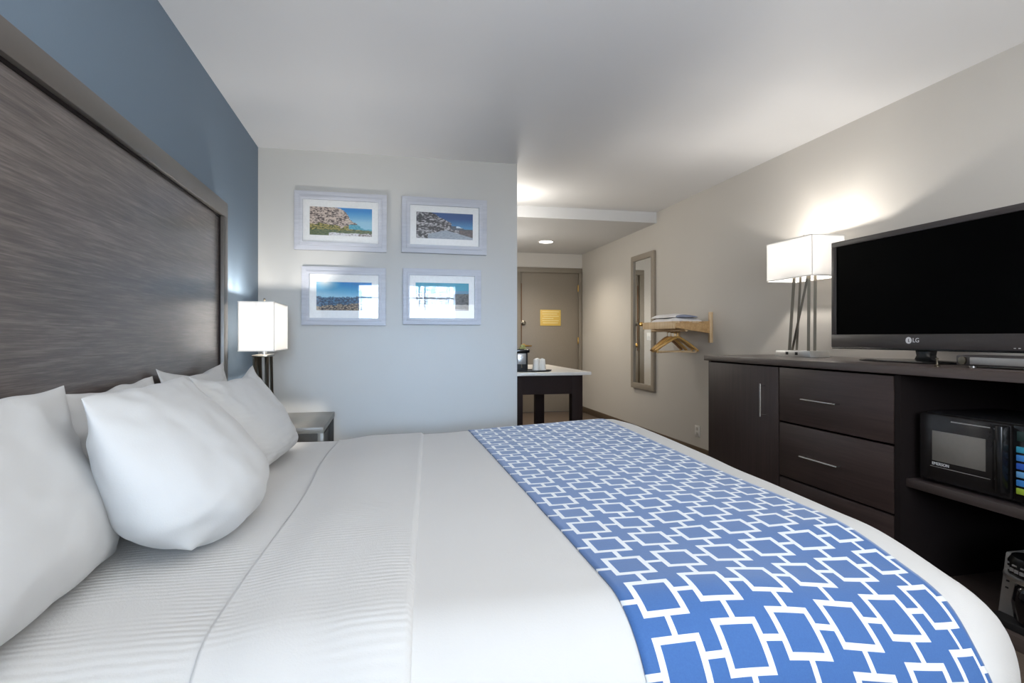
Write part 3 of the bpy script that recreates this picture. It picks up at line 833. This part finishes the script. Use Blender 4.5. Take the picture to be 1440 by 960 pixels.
# hangers: local frame, rod passes through origin
def hanger(mat, name_label):
    t = thing('wooden_hanger', (0, 0, 0), name_label, 'hanger', 'wooden hangers on the wall rack')
    m = MB()
    for sgn in (-1, 1):
        pts = [(-sgn * .008, 0, -.070), (sgn * .03, 0, -.080), (sgn * .10, .003, -.122), (sgn * .17, .009, -.168), (sgn * .205, .014, -.192)]
        m.tube(pts, [.017, .020, .021, .021, .016], 10, flat=.6)
    obj('shoulder', m, mat, t, local=True)
    obj('trouser_bar', MB().tube([(-.185, .010, -.205), (.185, .010, -.205)], .006, 10), M_pinelight, t, local=True)
    for sgn in (-1, 1): obj('bar_support', MB().tube([(sgn * .185, .010, -.208), (sgn * .186, .010, -.175)], .008, 8), mat, t, local=True)
    hk = [(0, 0, -.07), (0, 0, -.038)]
    for k in range(0, 11):
        a = -PI / 2 + k * (1.35 * PI) / 10
        hk.append((.0225 * math.cos(a) , 0, -.0155 + .0225 * math.sin(a)+.008))
    obj('hook', MB().tube(hk, .0025, 8), M_brass, t, local=True)
    return t
hz = 1.175 + .006
h0 = hanger(M_hanger, 'front wooden hanger nearest viewer on rack, bar hanging lowest'); h0.location = (3.50, 4.84, hz); h0.rotation_euler = (0, R(1), R(-4))
h1 = dup(h0, (3.50, 4.90, hz), (0, R(-2), R(6)), 'second wooden hanger, just behind the front one')
h2 = dup(h0, (3.50, 4.965, hz), (0, R(2), R(12)), 'third wooden hanger on rack, turned a little toward wall')
h3 = dup(h0, (3.50, 5.04, hz), (0, R(-1), R(20)), 'rearmost wooden hanger on rack, darker and turned most')
for o in h3.children:
    if o.name.startswith('shoulder'):
        o.data = o.data.copy(); o.data.materials[0] = M_hangdark

# folded linen on the rack
tw = thing('folded_towel', (3.54, 4.98, 1.252), 'folded white towel with blue grey patch on the wooden rack', 'towel')
def cushion(x0, y0, x1, y1, z0, h, ph):
    m = MB()
    def top(u, v):
        e = max(0, 1 - abs(2 * u - 1) ** 4) ** .5 * max(0, 1 - abs(2 * v - 1) ** 4) ** .5
        z = z0 + h * e * (1 + .18 * math.sin(u * 7 + ph) * math.cos(v * 6 + ph))
        return Vector((x0 + (x1 - x0) * u, y0 + (y1 - y0) * v, max(z, z0)))
    m.grid(24, 24, top); m.grid(24, 24, lambda u, v: Vector((x0 + (x1 - x0) * u, y0 + (y1 - y0) * (1 - v), z0)))
    bmesh.ops.remove_doubles(m.bm, verts=m.bm.verts[:], dist=1e-5); bmesh.ops.recalc_face_normals(m.bm, faces=m.bm.faces[:]); return m
obj('lower_fold', cushion(3.39, 4.74, 3.70, 5.18, 1.252, .040, .3), M_towel, tw)
obj('upper_fold', cushion(3.40, 4.80, 3.68, 5.20, 1.290, .035, 1.4), M_towel, tw)
obj('coloured_fold', cushion(3.46, 4.755, 3.66, 4.90, 1.292, .022, 2.1), M_towelblue, tw)

ou = thing('wall_outlet', (RW, 4.915, .18), 'white power outlet low on right wall beside dresser', 'outlet')
obj('outlet_plate', MB().box(RW - .007, 4.872, .178, RW, 4.958, .282, .003), M_white, ou)
so = MB()
for z in (.205, .252): so.box(RW - .009, 4.897, z - .015, RW - .005, 4.933, z + .015, .004)
obj('receptacle', so, simple('ivory_receptacle', rgb(200, 196, 188), .4), ou)

# ------------------------------------------------------------------ counter table in the entry
VX0, VX1, VY0, VY1, VZ = PX + .015, 2.765, 5.11, 6.62, .786
ct = thing('counter_table', (2.3, 5.9, 0), 'white topped dark table standing in entry past the partition', 'table')
obj('tabletop', MB().box(VX0, VY0, VZ - .030, VX1, VY1, VZ, .004), M_stone, ct)
obj('apron', MB().box(VX0 + .02, VY0 + .04, VZ - .205, VX1 - .09, VY0 + .065, VZ - .030), M_espresso, ct)
obj('apron', MB().box(VX1 - .115, VY0 + .065, VZ - .205, VX1 - .09, VY1 - .04, VZ - .030), M_espresso, ct)
for (x, y) in ((VX1 - .18, VY0 + .035), (VX1 - .18, VY1 - .125), (VX0 + .105, VY0 + .035), (VX0 + .105, VY1 - .125)):
    obj('leg', MB().box(x, y, 0, x + .105, y + .09, VZ - .030, .003), M_espresso, ct)

ty = MB().lathe([(.02, 0), (.135, .0), (.15, .006), (.152, .016), (.147, .016), (.133, .007), (.02, .007)], (2.24, 5.30, VZ), 40, 1.25, .8)
to = obj('serving_tray', ty, M_blackm); setp(to, 'round black tray on white counter under cups and coffee machine', 'tray')
cf_ = thing('pod_coffee_machine', (2.115, 5.30, VZ + .008), 'black coffee brewer with silver front panel on counter tray', 'coffee machine')
kb = VZ + .008
obj('body', MB().box(2.06, 5.24, kb, 2.185, 5.40, kb + .185, .008), M_blackm, cf_)
obj('head', MB().box(2.055, 5.21, kb + .170, 2.195, 5.40, kb + .205, .008), M_black, cf_)
obj('front_panel', MB().box(2.082, 5.228, kb + .065, 2.164, 5.241, kb + .165, .004), M_silver, cf_)
obj('spout', MB().tube([(2.123, 5.233, kb + .065), (2.123, 5.233, kb + .030)], .007, 10), M_polish, cf_)
obj('button', MB().lathe([(.012, -.002), (.012, .003)], (2.123, 5.226, kb + .13), 16, axis='y'), M_chrome, cf_)
pk = MB().box(2.11, 5.26, kb + .206, 2.175, 5.30, kb + .222, .005).box(2.125, 5.27, kb + .221, 2.165, 5.295, kb + .246, .006)
po = obj('tea_sachet', pk, M_green); setp(po, 'green packet lying on top of the black coffee brewer', 'packet')
def cup(x, y, z, label):
    t = thing('paper_cup', (x, y, z), label, 'cup', 'white cups on the tray')
    obj('cup_wall', MB().lathe([(.036, 0), (.0255, .105), (.0240, .108), (.0225, .105), (.033, .002), (.030, .001)], (x, y, z), 26), M_white, t)
    obj('wrapper', MB().lathe([(.0375, .004), (.0272, .098), (.015, .112), (.004, .116)], (x, y, z), 14), simple('clear_film_wrap', rgb(226, 224, 218), .25), t)
    return t
cup(2.275, 5.285, kb, 'front white wrapped cup on tray beside coffee brewer')
cup(2.340, 5.30, kb, 'rightmost white wrapped cup on the tray')
cup(2.310, 5.375, kb, 'white wrapped cup standing behind the two front cups')

# ------------------------------------------------------------------ lights
def area(name, loc, rot, sx, sy, e, col=(1, 1, 1)):
    L = bpy.data.lights.new(name, 'AREA'); L.shape = 'RECTANGLE'; L.size = sx; L.size_y = sy; L.energy = e; L.color = col
    o = bpy.data.objects.new(name, L); C.objects.link(o); o.location = loc; o.rotation_euler = rot; return o
area('daylight', ((WX0 + WX1) / 2, RY - .2, (WZ0 + WZ1) / 2), (R(78), 0, 0), 1.8, 1.2, 58, (.80, .90, 1.0)).data.spread = R(120)
area('low_wall_fill', ((WX0 + WX1) / 2, RY - .19, 1.5), (R(84), 0, 0), 1.8, 1.1, 11, (.45, .68, 1.0)).data.spread = R(22)  # added narrow blue fill at the window, tints the lower picture wall
def point(name, loc, e, col, r=.1):
    L = bpy.data.lights.new(name, 'POINT'); L.energy = e; L.color = col; L.shadow_soft_size = r
    o = bpy.data.objects.new(name, L); C.objects.link(o); o.location = loc; return o
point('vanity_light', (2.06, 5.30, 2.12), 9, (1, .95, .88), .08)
point('entry_fill', (2.06, 6.7, 1.7), 13, (1, .96, .9), .12)  # added fill without a fixture, lifts the underside of the dropped ceiling
sp = bpy.data.lights.new('downlight', 'SPOT'); sp.energy = 85; sp.spot_size = R(140); sp.spot_blend = .8; sp.color = (1, .9, .76); sp.shadow_soft_size = .08
so_ = bpy.data.objects.new('downlight', sp); C.objects.link(so_); so_.location = (2.90, 7.18, LC - .02)
area('overhead_fill', (1.9, .6, 2.40), (0, 0, 0), 3.0, 3.2, 8, (1, .98, .96))  # added soft fill panel shining down on the room
area('uplight_fill', (1.9, -.75, 1.45), (R(180 - 22), 0, 0), 2.4, 1.2, 80, (1, .985, .97))  # added unseen fill behind the camera, aimed up to brighten the ceiling

w = bpy.data.worlds.new('world'); bpy.context.scene.world = w; w.use_nodes = True
w.node_tree.nodes['Background'].inputs[0].default_value = (.75, .85, 1, 1)
w.node_tree.nodes['Background'].inputs[1].default_value = .6

# ------------------------------------------------------------------ camera
F, VPX, HOR = 810.0, 545.0, 474.0
cam = bpy.data.cameras.new('camera'); co = bpy.data.objects.new('camera', cam); C.objects.link(co)
cam.sensor_width = 36; cam.lens = 36 * F / 1440
cam.shift_y = (HOR - 480) / 1440
yaw = math.atan((720 - VPX) / F)
co.location = (.90, 0, 1.11); co.rotation_euler = (PI / 2, 0, -yaw)
cam.clip_start = .02
S = bpy.context.scene; S.camera = co
S.view_settings.view_transform = 'Standard'; S.view_settings.look = 'None'
S.view_settings.exposure = 0; S.view_settings.gamma = 1
S.cycles.use_denoising = True
S.cycles.max_bounces = 8; S.cycles.diffuse_bounces = 5; S.cycles.glossy_bounces = 4; S.cycles.transparent_max_bounces = 12
S.cycles.sample_clamp_indirect = 4
S.cycles.caustics_reflective = False; S.cycles.caustics_refractive = False
